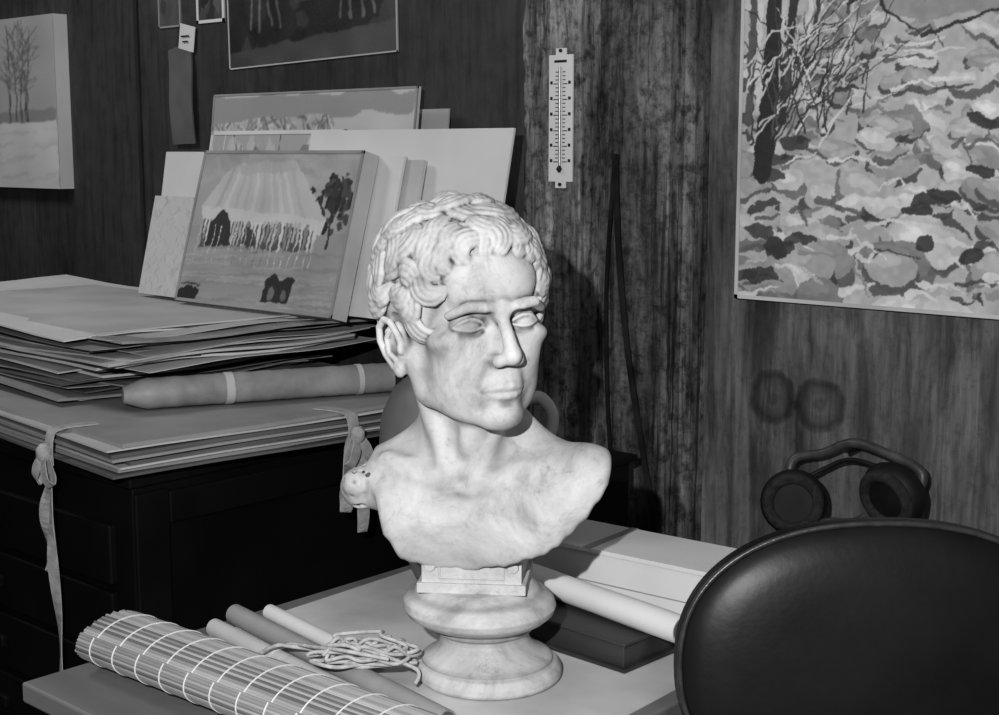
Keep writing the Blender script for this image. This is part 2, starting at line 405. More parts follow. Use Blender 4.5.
def paint_field():
    p = Pic(200, 170, .42)
    p.poly([(0, 0), (1, 0), (1, .40), (0, .36)], .66); p.poly([(0, .36), (1, .40), (1, .47), (0, .42)], .30)
    for i in range(5):
        x = random.uniform(.55, .85); p.curve([(x, .40), (x + .01, .6), (x + random.uniform(-.05, .05), .93)], .014, .12, 1, .004)
        for k in range(22): y = random.uniform(.55, .9); p.line(x, y, x + random.uniform(-.1, .1), y + random.uniform(.03, .12), .006, .18, .8)
    for i in range(30): x, y = random.random(), random.random() * .36; p.line(x, y, x + .2, y + .02, .018, random.choice([.55, .7, .5]), .5)
    p.warp(2, 20); p.tone(.1, 8); p.blur(2)
    return p
framed('field_canvas', (-3.85, 1.892, 1.275), (.665, 0, 0), (0, 0, .43), .04, paint_field(), .0, (M_W, M_W))

def paint_chairs():
    p = Pic(260, 200, .035)
    for i in range(50): p.blob(random.random(), random.random(), random.uniform(.05, .2), random.choice([.02, .05, .08, .03]), .7)
    for cx in (.25, .80):
        for o in (-.10, -.045, .02, .08):
            p.curve([(cx + o, .18), (cx + o * .8, .45)], .018, .17, 1, .014)
        p.ell(cx, .48, .12, .06, .22); p.ell(cx, .455, .12, .035, .03)
        p.curve([(cx - .09, .5), (cx - .10, .9)], .018, .18); p.curve([(cx + .07, .5), (cx + .09, .9)], .018, .16)
        p.curve([(cx - .1, .85), (cx, .9), (cx + .09, .85)], .03, .2); p.curve([(cx - .1, .7), (cx, .74), (cx + .09, .7)], .02, .14)
    p.poly([(.42, .3), (.62, .3), (.62, .7), (.42, .7)], .09)
    p.poly([(0, .0), (1, .0), (1, .14), (0, .08)], .10)
    p.warp(4, 14); p.tone(.3, 10); p.blur(2)
    return p
framed('chair_poster', (-2.53, 1.929, 1.545), (.53, 0, .015), (-.006, 0, .42), .002, paint_chairs(), .003, (M_G1, M_W2))
p = Pic(60, 60, .05)
for i in range(12): p.blob(random.random(), random.random(), .2, random.choice([.02, .1, .16]), .8)
framed('small_photograph', (-2.644, 1.929, 1.650), (.10, 0, 0), (0, 0, .14), .002, p, .007, (M_W, M_W))
p = Pic(60, 60, .12)
for i in range(12): p.blob(random.random(), random.random(), .2, random.choice([.06, .1, .2]), .8)
framed('small_photograph.001', (-2.79, 1.929, 1.648), (.085, 0, 0), (0, 0, .14), .002, p, .004, (M_G1, M_G1))
b = MB(); b.slab((-2.71, 1.922, 1.60), (.055, 0, -.012), (.01, 0, .055), .002); b.box((-2.68, 1.919, 1.625), (.03, .001, .003), m=1); b.box((-2.68, 1.919, 1.613), (.02, .001, .003), m=1)
b.obj('note_card', [M_W, M_INK])
b = MB(); b.ribbon(crv([(-2.71, 1.926, 1.605), (-2.70, 1.92, 1.55), (-2.697, 1.915, 1.47), (-2.695, 1.92, 1.385)], 6), .085, (1, 0, 0), t=.004, wv=0)
b.obj('hanging_cloth', [M_G2])

# leaning works
def paint_tent():
    p = Pic(380, 250, .36)
    p.poly([(0, .5), (1, .5), (1, 1), (0, 1)], .40)
    for i in range(40): p.line(random.random(), random.uniform(.75, 1), random.random(), random.uniform(.75, 1), .04, random.choice([.36, .46, .42, .5]), .5)
    for i in range(110): p.blob(random.gauss(.9, .045), random.gauss(.72, .09), random.uniform(.015, .05), random.choice([.03, .05, .09]), 1)
    p.line(.9, .4, .89, .65, .02, .05)
    p.poly([(.04, .64), (.14, .82), (.24, .93), (.60, .95), (.72, .8), (.87, .58), (.8, .48), (.1, .50)], .54)
    for i in range(10):
        x = .1 + i * .072; p.poly([(x, .50), (x + .034, .50), (.24 + i * .038, .94), (.225 + i * .038, .94)], random.choice([.66, .46, .40]), .6)
    p.poly([(.24, .93), (.60, .95), (.64, .88), (.26, .86)], .46, .7)
    p.poly([(.04, .64), (.87, .58), (.84, .49), (.07, .54)], .62)
    p.poly([(.08, .36), (.82, .38), (.82, .52), (.08, .55)], .12)
    for i in range(30):
        x = .09 + i * .0245; p.poly([(x, .55), (x + .018, .55), (x + .014, random.uniform(.34, .44)), (x + .002, random.uniform(.34, .44))], random.choice([.68, .5, .6, .3, .66]))
    p.poly([(.12, .36), (.30, .38), (.25, .56), (.20, .62), (.14, .53)], .05); p.poly([(.36, .4), (.46, .38), (.44, .5), (.38, .52)], .08)
    for i in range(18): x = .06 + i * .045; p.line(x, .26, x + random.uniform(-.01, .03), .50, .006, random.choice([.75, .12, .7]))
    for i in range(90): x, y = random.random(), random.uniform(0, .36); p.line(x - .1, y, x + .2, y + .015, .016, random.choice([.30, .40, .46, .34]), .6)
    p.poly([(.56, .03), (.73, .03), (.76, .19), (.72, .22), (.66, .18), (.62, .22), (.57, .18)], .04); p.ell(.62, .09, .02, .05, .2); p.ell(.70, .08, .015, .04, .16)
    p.poly([(0, .0), (.13, .0), (.15, .07), (.08, .09), (.0, .06)], .04); p.line(.01, .1, .14, .1, .01, .06)
    p.warp(3, 16); p.warp(2, 60); p.tone(.12, 10); p.blur(2)
    return p
framed('tent_painting', (-2.323, 1.62, 1.078), (.468, 0, 0), (.0, .085, .292), .035, paint_tent(), .006, (M_W2, M_G1))
b = MB()
b.slab((-2.28, 1.668, 1.078), (.485, 0, 0), (0, .075, .283), .006, 0)
b.slab((-2.26, 1.682, 1.078), (.505, 0, 0), (0, .07, .276), .008, 1)
b.obj('stretched_canvas', [M_W, M_W2])
b = MB(); b.slab((-2.1, 1.72, 1.078), (.518, 0, 0), (0.012, .06, .33), .005, 0); b.obj('white_mount_board', [M_W])
b = MB(); b.slab((-2.53, 1.705, 1.078), (.5, 0, 0), (0, .05, .290), .004, 0); b.obj('white_mount_board.001', [M_W])
p = Pic(260, 150, .45)
for i in range(110): x = random.random(); p.line(x, random.uniform(.5, .9), x + random.uniform(-.04, .05), random.uniform(.6, 1), .012, random.choice([.1, .6, .2, .5, .7]))
for i in range(20): p.blob(random.random(), random.uniform(.6, .95), .08, random.choice([.3, .5, .2, .6]), .7)
p.warp(4, 20); p.blur(1)
framed('brushwood_drawing', (-2.44, 1.74, 1.078), (.42, 0, 0), (0, .07, .332), .006, p, .008, (M_W, M_W))
p = Pic(300, 150, .6)
p.poly([(0, .5), (.62, .5), (.62, .93), (0, .85)], .5)
for i in range(90): x = random.random() * .62; p.line(x, random.uniform(.72, .93), x + random.uniform(-.06, .08), random.uniform(.7, .9), .015, random.choice([.15, .6, .3, .7, .25]), .8)
p.poly([(0, .87), (1, .90), (1, 1), (0, 1)], .36)
p.warp(3, 14); p.tone(.1, 8); p.blur(1)
framed('colour_study', (-2.49, 1.805, 1.078), (.62, 0, .0), (0, .05, .41), .006, p, .004, (M_W, M_G1))
b = MB(); b.slab((-2.2, 1.868, 1.078), (.355, 0, 0), (0, .04, .37), .004, 0); b.obj('white_mount_board.002', [M_W2])
p = Pic(120, 180, .62)
for i in range(160): x, y = random.random(), random.random(); p.curve([(x, y), (x + random.uniform(-.06, .06), y + .03), (x + random.uniform(-.1, .1), y + .07)], .006, random.choice([.3, .4, .75]), .6)
p.blur(1)
b = MB(); b.slab((-2.50, 1.655, 1.078), (.16, -.01, 0), (.015, .04, .20), .002); o_ = b.obj('pencil_drawing', [M_W2])
p.obj('drawn_surface', (-2.50, 1.653, 1.078), (.16, -.01, 0), (.015, .04, .20), parent=o_)

# ------------------------------------------------------------------ flat file cabinet
b = MB(); cx0, cx1, cy0, cy1 = -3.35, -1.745, 1.13, 1.86; CT = .905
b.box(((cx0 + cx1) / 2, (cy0 + cy1) / 2, CT / 2 + .02), (cx1 - cx0, cy1 - cy0, CT - .06), m=0)
b.box(((cx0 + cx1) / 2, (cy0 + cy1) / 2, CT - .0125), (cx1 - cx0 + .02, cy1 - cy0 + .02, .025), m=0)
b.box(((cx0 + cx1) / 2, (cy0 + cy1) / 2, .03), (cx1 - cx0 - .06, cy1 - cy0 - .06, .06), m=0)
for i in range(7):
    z = .14 + i * .105
    for k in range(2):
        xc = cx0 + .4 + k * .79
        b.box((xc, cy0 - .006, z), (.74, .014, .092), m=0)
        b.box((xc, cy0 - .018, z), (.10, .012, .02), m=1)
b.box((cx1 + .004, cy0 + .03, .47), (.008, .06, .80), m=1); b.box((cx1 + .004, cy1 - .03, .47), (.008, .06, .80), m=1)
for z in (.09, .84): b.box((cx1 + .004, (cy0 + cy1) / 2, z), (.008, cy1 - cy0 - .12, .05), m=1)
b.obj('flat_file_cabinet', [M_BLACK, mat('lacquer_edge', .006, .012, rough=.55, spec=.2)], .003)

# portfolio boards
b = MB(); z = CT + .001
for i, (t, m) in enumerate(((.004, 2), (.006, 1), (.003, 0), (.006, 2), (.003, 0), (.004, 1), (.005, 2), (.003, 0), (.006, 1))):
    z += t / 2 + .0006
    b.sheet((-2.305 + random.uniform(-.018, .018), 1.495 + random.uniform(-.01, .01), z), (1.26, .68, t), D2R(random.uniform(-7.2, -5)), m, .002); z += t / 2
PZ = z
b.obj('portfolio_boards', [M_W2, M_G1, M_G2])
def tie(b, x, y, outx, outy, zt, long_, short_, wd):
    b.ribbon(crv([(x - outx * .06, y - outy * .06, zt + .004), (x, y, zt + .004), (x + outx * .016, y + outy * .016, zt - .008), (x + outx * .018, y + outy * .018, zt - .05)], 5), .024, wd, t=.002)
    for k, (dx, L_) in enumerate(((-.024, short_), (.014, long_))):
        wx, wy = wd[0], wd[1]
        pts = [(x + outx * (.018 + .004 * k) + wx * dx * (t_ ** .5), y + outy * (.018 + .004 * k) + wy * dx * (t_ ** .5) + .003 * math.sin(t_ * 9 + k), zt - .035 - L_ * t_) for t_ in [i / 7 for i in range(8)]]
        b.ribbon(crv(pts, 3), .026 - .004 * k, wd, t=.0015, tw=.35)
    uz = Vector((0, 0, 1)); o3 = Vector((outx, outy, 0))
    for sg in (-1, 1):
        q = (Vector(wd).normalized() * sg * .45 - uz * .9).normalized(); wdir = (uz * .45 + Vector(wd).normalized() * sg * .9); c = Vector((x + outx * .022, y + outy * .022, zt - .030))
        b.ribbon(crv([c, c + q * .018 + o3 * .010, c + q * .044 + o3 * .012, c + q * .054 + o3 * .004, c + q * .040 + o3 * .000, c + q * .016 + o3 * .002, c], 6), .020, tuple(wdir), t=.0015, wv=.08)
    cc = Vector((x + outx * .026, y + outy * .026, zt - .030)); b.tube([cc + Vector((0, 0, .013)), cc + Vector((0, 0, .006)), cc - Vector((0, 0, .006)), cc - Vector((0, 0, .013))], [.006, .012, .012, .007], 12)
b = MB(); tie(b, -1.895, 1.105, -.1, -1, PZ - .002, .37, .19, (1, -.1, 0)); b.obj('portfolio_ribbon', [M_RIB])
b = MB(); tie(b, -1.672, 1.485, 1, .1, PZ - .002, .16, .12, (-.1, 1, 0)); b.obj('portfolio_ribbon.001', [M_RIB])

# paper stack
b = MB(); z = PZ + .001
mats_ = [M_W2, M_G1, M_G2, M_W, M_KRAFT]
while z < 1.067:
    t = random.choice([.0012, .002, .003, .0045]); prog = (z - PZ) / (1.074 - PZ)
    w = random.uniform(1.0, 1.1); d = random.uniform(.46, .54)
    xr = (-2.05 + random.uniform(-.06, .03)) if z < PZ + .060 else (-1.88 - random.uniform(0, .12) - .12 * (prog - .6))
    z += t / 2
    b.sheet((xr - w / 2, 1.50 + random.uniform(-.02, .03) + .02 * prog, z), (w, d, t), D2R(random.uniform(-7, 3)), random.choice([0, 0, 0, 1, 1, 3, 3, 2, 4, 1]), .005 + .003 * random.random()); z += t / 2 + random.uniform(.0005, .0022)
b.sheet((-2.42, 1.50, z), (.8, .42, .003), D2R(-4), 0, .001)
b.obj('paper_stack', mats_)
# kraft roll
b = MB(); A_ = Vector((-1.945, 1.25, PZ + .028)); B_ = Vector((-1.755, 1.665, PZ + .028)); rs = []; pts = []
for i in range(60):
    t = i / 59; pts.append(A_.lerp(B_, t)); rs.append(.0255 * (1 + .015 * math.sin(i * 1.3) + .012 * math.sin(i * 2.9)) * (min(1, .5 + t * 7)))
b.tube(pts, rs, 24, 0)
b.cyl(A_.lerp(B_, .36), A_.lerp(B_, .39), .0268, n=24, m=1); b.cyl(A_.lerp(B_, .86), A_.lerp(B_, .88), .0268, n=24, m=1)
b.obj('kraft_paper_roll', [M_KRAFT, M_W2])

# ------------------------------------------------------------------ table
b = MB(); tx0, tx1, ty0, ty1 = -1.475, -.865, .795, 1.60
b.box(((tx0 + tx1) / 2, (ty0 + ty1) / 2, .7375), (tx1 - tx0, ty1 - ty0, .025), m=0)
b.box(((tx0 + tx1) / 2, (ty0 + ty1) / 2, .685), (tx1 - tx0 - .08, ty1 - ty0 - .08, .08), m=1)
for x in (tx0 + .06, tx1 - .06):
    for y in (ty0 + .06, ty1 - .06): b.box((x, y, .36), (.05, .05, .72), m=1)
b.obj('work_table', [M_TABLE, M_DARK], .003)
b = MB(); b.sheet((-1.165, 1.23, .7508), (.56, .66, .0012), D2R(2), 0, .0); b.obj('table_paper_sheet', [M_TABP])
b = MB(); b.box((-1.44, 1.695, .44), (.26, .14, .88)); b.box((-1.44, 1.695, .885), (.28, .16, .012)); b.obj('dark_crate', [M_BLACK], .003)

# ceramic jug
b = MB(); prof = [(.0, .002), (.06, .0), (.065, .01), (.085, .06), (.104, .13), (.112, .19), (.108, .24), (.09, .28), (.06, .305), (.05, .32), (.055, .345), (.05, .345), (.045, .32), (0, .30)]
jc = (-1.378, 1.436, .752); b.lathe(prof, jc, 48, 0)
rt = Vector((.743, .669, 0)); c = Vector(jc)
b.tube(crv([c + rt * .095 + Vector((0, 0, .262)), c + rt * .122 + Vector((0, 0, .266)), c + rt * .140 + Vector((0, 0, .24)), c + rt * .132 + Vector((0, 0, .205)), c + rt * .100 + Vector((0, 0, .19))], 8), .009, 12, 1)
b.obj('ceramic_jug', [M_JUG, M_JUGH])

b = MB(); R8 = D2R(4)
b.box((-1.085, 1.487, .7965), (.30, .115, .088), R8, 0); b.box((-1.085, 1.487, .843), (.305, .120, .006), R8, 0)
b.box((-1.13, 1.484, .8465), (.012, .121, .001), R8, 1); b.box((-1.085, 1.43, .80), (.302, .002, .002), R8, 1)
b.obj('white_carton', [M_W, M_G1], .0015)
b = MB()
b.box((-1.075, 1.35, .768), (.225, .105, .032), D2R(-2), 0); b.box((-1.075, 1.35, .7865), (.235, .115, .005), D2R(-2), 0); b.box((-1.075, 1.35, .7545), (.238, .118, .005), D2R(-2), 0)
b.obj('dark_wooden_box', [M_DARK], .0015)
def paper_roll(name, A, B, r, m=M_W, m2=M_G2):
    b = MB(); A = Vector(A); B = Vector(B); d = (B - A).normalized()
    b.tube([A + (B - A) * i / 6 for i in range(7)], [r * (1 + .02 * math.sin(i * 1.7)) for i in range(7)], 24, 0, caps=False)
    for e, sg in ((A, -1), (B, 1)):
        b.tube([e, e - d * sg * .001], [r, r * .82], 24, 0, caps=False)
        b.tube([e - d * sg * .0005, e - d * sg * .02], [r * .82, r * .02], 24, 1)
    return b.obj(name, [m, m2])
paper_roll('white_paper_roll', (-1.20, 1.375, .8075), (-.905, 1.330, .8075), .0175)
paper_roll('rolled_drawing', (-1.450, 1.088, .7652), (-.995, 1.022, .7652), .0132, mat('tracing_paper', .3, .42, scale=6))
paper_roll('rolled_drawing.001', (-1.43, 1.130, .7622), (-1.20, 1.094, .7622), .0102, M_W)
paper_roll('rolled_drawing.002', (-1.43, 1.040, .764), (-1.02, .992, .764), .0115, M_W2)

# bamboo mat roll (one continuous spiral of slats, laced with cord)
b = MB(); A = Vector((-1.452, .906, .7838)); B = Vector((-.90, .930, .7838)); d = (B - A); Lm = d.length; d.normalize(); sd = Vector((-d.y, d.x, 0)); up = Vector((0, 0, 1))
turns = 3.0; TM = turns * 2 * math.pi
def spiral(th, ex=0.0):
    q = 1 - .10 * (TM - th) / (2 * math.pi)
    return sd * (.052 * q + ex) * math.cos(-th + 2.6) + up * (.029 * q + ex) * math.sin(-th + 2.6)
th = 0
while th < TM:
    off = spiral(th); j0, j1 = random.uniform(-.003, .003), random.uniform(-.003, .003)
    b.cyl(A + off + d * j0, B + off + d * j1, .0025, n=6, m=random.choice([0, 0, 0, 1, 1, 2]))
    th += .0036 / (spiral(th + .01) - spiral(th)).length * .01
k = .03
while k < Lm:
    b.tube([A + d * k + spiral(TM - 2 * math.pi * (1 - i / 44), .0024) for i in range(45)], .0011, 5, 3)
    k += .044
b.obj('bamboo_mat_roll', [M_B1, M_B2, M_B3, M_W])

# string bundle
b = MB(); c = Vector((-1.166, 1.060, .763)); fr_ = Vector((.743, .669, 0)); fu = Vector((-.669, .743, 0))
pts = [c - fr_ * .14 + fu * .05, c - fr_ * .11 + fu * .03 + up * .024, c - fr_ * .08 + fu * .035 + up * .02]
for i in range(120):
    a = i * .62 + random.uniform(-.3, .3); ra = random.uniform(.020, .060); rb = random.uniform(.014, .034)
    pts.append(c + fr_ * (ra * math.cos(a) + .010 * math.sin(i * .3)) + fu * rb * math.sin(a) + up * (.016 + .036 * (i / 120) * random.uniform(.3, 1)))
pts += [c + fr_ * .05 - fu * .02 + up * .02, c + fr_ * .064 - fu * .02 + up * .01, c + fr_ * .060 - fu * .03]
b.tube(crv(pts, 5), .0025, 6, 0)
pts = [c - fr_ * .13 + fu * .035, c - fr_ * .10 + fu * .05 + up * .018, c - fr_ * .06 + fu * .01 + up * .03, c - fr_ * .02 - fu * .03 + up * .04, c + fr_ * .03 - fu * .03 + up * .03]
b.tube(crv(pts, 6), .0025, 6, 0)
b.obj('string_bundle', [M_STR])

# ------------------------------------------------------------------ headphones on a wall peg
b = MB(); cL = Vector((-1.052, 1.835, .843)); cR = Vector((-.894, 1.840, .880)); ax = Vector((.45, -.88, .15)).normalized()
b.tube(crv([cL + Vector((-.026, .03, .01)), cL + Vector((-.026, .04, .055)), (-1.032, 1.885, .914), (-.985, 1.885, .936), (-.93, 1.88, .930), cR + Vector((.026, .035, .03)), cR + Vector((.016, .03, -.01))], 8), .0075, 10, 0)
b.tube(crv([cL + Vector((.0, .02, .03)), (-1.025, 1.875, .892), (-.985, 1.875, .912), (-.935, 1.87, .91), cR + Vector((.0, .02, .02))], 8), .0035, 8, 1)
for c_, a_ in ((cL, ax), (cR, Vector((-.2, -.93, -.3)).normalized())):
    b.tube([c_ + a_ * q for q in (-.026, -.018, -.004, .004, .014, .018)], [.020, .043, .050, .050, .045, .034], 32, 1)
    tt = a_.cross(Vector((0, 0, 1))).normalized(); t2 = a_.cross(tt)
    b.tube([c_ + a_ * .016 + (tt * math.cos(q) + t2 * math.sin(q)) * .037 for q in [i * 2 * math.pi / 28 for i in range(28)]], .009, 10, 2, closed=True)
b.tube(crv([cL + Vector((.03, -.0, -.03)), (-.995, 1.85, .820), (-.96, 1.85, .824), cR + Vector((-.03, 0, -.03))], 6), .007, 8, 0)
b.cyl((-.985, 1.93, .924), (-.985, 1.868, .927), .004, n=12, m=1)
b.obj('headphones', [mat('band_metal', .06, .12, scale=30, rough=.45, metallic=.2), M_BAK, M_FOAM])

# ------------------------------------------------------------------ chair
b = MB(); MC = Matrix.Translation((-.595, 1.213, .878)) @ Matrix.Rotation(D2R(42), 4, 'Z') @ Matrix.Rotation(D2R(-6), 4, 'X')
def sup(a, bb, th, n=2.3):
    c_, s_ = math.cos(th), math.sin(th)
    return a * math.copysign(abs(c_) ** (2 / n), c_), bb * math.copysign(abs(s_) ** (2 / n), s_)
nn = 96; rings = [(0.02, -.030), (.3, -.0295), (.55, -.028), (.75, -.025), (.88, -.019), (.95, -.012), (.985, -.004), (1, .006), (.985, .016), (.93, .022), (.5, .026), (.02, .026)]
V = []; Fc = []
for q, y in rings:
    for j in range(nn):
        x_, z_ = sup(.200 * q, .142 * q, 2 * math.pi * j / nn); V.append((x_, y, z_))
for i in range(len(rings) - 1):
    for j in range(nn): Fc.append((i * nn + j, i * nn + (j + 1) % nn, (i + 1) * nn + (j + 1) % nn, (i + 1) * nn + j))
Fc.append(tuple(range(nn))[::-1]); Fc.append(tuple((len(rings) - 1) * nn + j for j in range(nn)))
b.add(V, Fc, 0, True, MC)
b.tube([(sup(.196, .138, 2 * math.pi * j / nn)[0], -.010, sup(.196, .138, 2 * math.pi * j / nn)[1]) for j in range(nn)], .0028, 8, 1, closed=True, M=MC)
MS = Matrix.Translation((-.595, 1.213, 0)) @ Matrix.Rotation(D2R(42), 4, 'Z')
b.ribbon([MS @ Vector(p) for p in crv([(0, .04, .93), (0, .055, .75), (0, .05, .55), (0, .12, .44), (0, .2, .43)], 6)], .05, rt, 2, t=.008, wv=0)
sv = []; sf = []
for q, z_ in [(0.02, .505), (.6, .505), (.9, .497), (1, .475), (.98, .45), (.02, .445)]:
    for j in range(48):
        x_, y_ = sup(.20 * q, .19 * q, 2 * math.pi * j / 48, 2.8); sv.append((x_, .24 + y_, z_))
for i in range(5):
    for j in range(48): sf.append((i * 48 + j, i * 48 + (j + 1) % 48, (i + 1) * 48 + (j + 1) % 48, (i + 1) * 48 + j))
b.add(sv, sf, 0, True, MS)
b.cyl((0, .24, .12), (0, .24, .45), .022, m=2, M=MS)
for i in range(5):
    a = i * 2 * math.pi / 5; p = Vector((math.cos(a) * .25, .24 + math.sin(a) * .25, .055))
    b.tube([(0, .24, .13), p + Vector((0, 0, .005))], [.018, .012], 10, 2, M=MS)
    t_ = Vector((-math.sin(a), math.cos(a), 0)); p2 = Vector((p.x, p.y, .026)); b.cyl(p2 - t_ * .012, p2 + t_ * .012, .026, n=20, m=0, M=MS)
b.obj('office_chair', [M_LEATH, M_PIPE, M_METAL])

# ------------------------------------------------------------------ BUST (signed-distance sculpt)
h = .00135
lo = np.array([-.185, -.165, .885]); hi = np.array([.185, .15, 1.360])
Nn = np.ceil((hi - lo) / h).astype(int)
ax_ = [(lo[i] + h * np.arange(Nn[i])).astype(np.float32) for i in range(3)]
F = np.full(Nn, 1.0, np.float32)
def smin(a, c, k):
    q = np.maximum(k - np.abs(a - c), 0) / k
    return np.minimum(a, c) - q * q * k * .25
class Fr:
    def __init__(s, o, R, sc=1.0): s.o = np.array(o, float); s.R = np.array(R, float); s.s = sc
    def w(s, p): return s.o + s.s * (s.R @ np.array(p, float))
    def loc(s, X, Y, Z):
        x, y, z = X - s.o[0], Y - s.o[1], Z - s.o[2]; R = s.R
        return [((R[0, i] * x + R[1, i] * y) + R[2, i] * z) / s.s for i in range(3)]
def apply(cen, rad, fn, k, mode):
    sl = []; C = []
    for i in range(3):
        a = max(int((cen[i] - rad - lo[i]) / h), 0); e = min(int((cen[i] + rad - lo[i]) / h) + 2, Nn[i])
        if e <= a: return
        sl.append(slice(a, e)); C.append(ax_[i][a:e])
    X, Y, Z = C[0][:, None, None], C[1][None, :, None], C[2][None, None, :]
    d = fn(X, Y, Z).astype(np.float32); A = F[tuple(sl)]
    F[tuple(sl)] = smin(A, d, k) if mode == 'u' else -smin(-A, d, k)
def ell(fr, c, r, k=.008, mode='u'):
    c = np.array(c, float)
    def fn(X, Y, Z):
        x, y, z = fr.loc(X, Y, Z); x = x - c[0]; y = y - c[1]; z = z - c[2]
        k0 = np.sqrt((x / r[0]) ** 2 + (y / r[1]) ** 2 + (z / r[2]) ** 2)
        k1 = np.sqrt((x / r[0] ** 2) ** 2 + (y / r[1] ** 2) ** 2 + (z / r[2] ** 2) ** 2) + 1e-6
        return fr.s * k0 * (k0 - 1) / k1
    apply(fr.w(c), max(r) * fr.s + k + .008, fn, k, mode)
def chain(fr, pts, r, k=.003, mode='u'):
    n = len(pts); rr = [(r[i] if hasattr(r, '__len__') else r) * fr.s for i in range(n)]; P = [fr.w(p) for p in pts]
    cen = (np.min(P, 0) + np.max(P, 0)) / 2; rad = max(np.linalg.norm(p - cen) for p in P) + max(rr) + k + .006
    def fn(X, Y, Z):
        out = None
        for i in range(n - 1):
            A, D = P[i], P[i + 1] - P[i]; L = max(D @ D, 1e-10)
            x, y, z = X - A[0], Y - A[1], Z - A[2]
            t = np.clip((x * D[0] + y * D[1] + z * D[2]) / L, 0, 1)
            d = np.sqrt((x - t * D[0]) ** 2 + (y - t * D[1]) ** 2 + (z - t * D[2]) ** 2) - (rr[i] + (rr[i + 1] - rr[i]) * t)
            out = d if out is None else np.minimum(out, d)
        return out
    apply(cen, rad, fn, k, mode)
def cap(fr, a, e, r1, r2=None, k=.006, mode='u'): chain(fr, [a, e], [r1, r1 if r2 is None else r2], k, mode)
def Rz(a): c, s = math.cos(a), math.sin(a); return np.array([[c, -s, 0], [s, c, 0], [0, 0, 1]])
def Rx(a): c, s = math.cos(a), math.sin(a); return np.array([[1, 0, 0], [0, c, -s], [0, s, c]])
def Ry(a): c, s = math.cos(a), math.sin(a); return np.array([[c, 0, s], [0, 1, 0], [-s, 0, c]])

random.seed(21)
BF = Fr((-.012, .0, 0), Rz(D2R(-14)))
ell(BF, (0, .012, .935), (.125, .068, .085), .01)
cap(BF, (-.125, .015, .965), (.130, .005, .985), .045, .050, .03)
for sx in (-1, 1):
    ell(BF, (sx * .065, -.028, .942), (.072, .046, .056), .02)
    cap(BF, (sx * .03, .045, 1.050), (sx * .115, .02, .984), .030, .024, .035)
    cap(BF, (sx * .016, -.048, 1.000), (sx * .095, -.022, 1.014), .006, .007, .020)
    ell(BF, (sx * .055, -.055, 1.022), (.028, .016, .010), .014, 's')
ell(BF, (.14, 0, .987), (.045, .05, .045), .02)
chain(BF, [(0, -.078, .985), (0, -.082, .94), (0, -.078, .90)], .0015, .016, 's')
poly = np.array([(-.060, .893), (-.011, .893), (.044, .912), (.088, .931), (.121, .964), (.143, 1.0), (.150, 1.035), (.15, 1.3), (-.17, 1.3), (-.126, 1.0), (-.120, .965), (-.112, .935), (-.092, .906)])
XX, ZZ = np.meshgrid(ax_[0], ax_[2], indexing='ij'); dm = np.full(XX.shape, 1e9); sg = np.zeros(XX.shape, bool)
for i in range(len(poly)):
    a, e = poly[i], poly[(i + 1) % len(poly)]; D = e - a
    t = np.clip(((XX - a[0]) * D[0] + (ZZ - a[1]) * D[1]) / (D @ D), 0, 1)
    dm = np.minimum(dm, np.hypot(XX - a[0] - t * D[0], ZZ - a[1] - t * D[1]))
    if a[1] != e[1]: sg ^= ((a[1] > ZZ) != (e[1] > ZZ)) & (XX < (e[0] - a[0]) * (ZZ - a[1]) / (e[1] - a[1]) + a[0])
dp = np.where(sg, -dm, dm).astype(np.float32)[:, None, :] + (.0012 * np.sin(ax_[0] * 160) + .0008 * np.sin(ax_[0] * 410))[:, None, None]
F = np.ascontiguousarray(-smin(-F, -np.broadcast_to(dp, F.shape), .008).astype(np.float32))
WF = Fr((0, 0, 0), np.eye(3))
# broken arm stump
cap(WF, (-.105, .02, .985), (-.140, .020, .975), .028, .0255, .02)
for i in range(5):
    ell(WF, (-.148 + random.uniform(-.006, .004), .006 + random.uniform(-.012, .015), .974 + random.uniform(-.016, .016)), tuple(random.uniform(.008, .012) for _ in range(3)), .012)
for i in range(60):
    ell(WF, (-.160 + random.uniform(-.006, .030), -.014 + random.uniform(-.012, .030), .974 + random.uniform(-.030, .028)), tuple(random.uniform(.002, .0055) for _ in range(3)), .002, 's')
# neck
cap(WF, (-.020, .018, 1.12), (-.017, .022, .99), .052, .057, .025)
cap(WF, (-.078, .012, 1.13), (-.028, -.046, 1.004), .012, .009, .018)
cap(WF, (.045, .0, 1.12), (-.012, -.048, 1.004), .012, .009, .018)
ell(WF, (-.021, -.064, 1.004), (.010, .009, .009), .014, 's')
ell(WF, (-.012, -.044, 1.05), (.011, .009, .014), .018)
ell(WF, (-.040, -.052, 1.045), (.008, .012, .022), .014, 's')

S = 1.05
HF = Fr((-.0195, .0, 1.177), Rz(D2R(27)) @ Ry(D2R(-2)) @ Rx(D2R(-6)), S)
ell(HF, (0, .005, .040), (.075, .097, .086), .01)
ell(HF, (0, -.035, -.033), (.0595, .054, .078), .02)
for sx in (-1, 1):
    cap(HF, (sx * .060, .0, -.035), (sx * .053, -.012, -.068), .016, .014, .02)
    cap(HF, (sx * .050, -.014, -.071), (sx * .014, -.070, -.100), .014, .012, .018)
    ell(HF, (sx * .046, -.057, -.018), (.022, .024, .013), .014)
    ell(HF, (sx * .028, -.068, -.035), (.023, .0165, .021), .016)
    ell(HF, (sx * .034, -.044, -.062), (.021, .025, .030), .02)
    ell(HF, (sx * .064, -.048, .020), (.010, .02, .02), .012, 's')
ell(HF, (0, -.076, -.099), (.0185, .019, .0158), .012)
ell(HF, (0, -.0750, -.068), (.024, .0185, .021), .014)
ell(HF, (0, -.075, .042), (.050, .020, .030), .02)
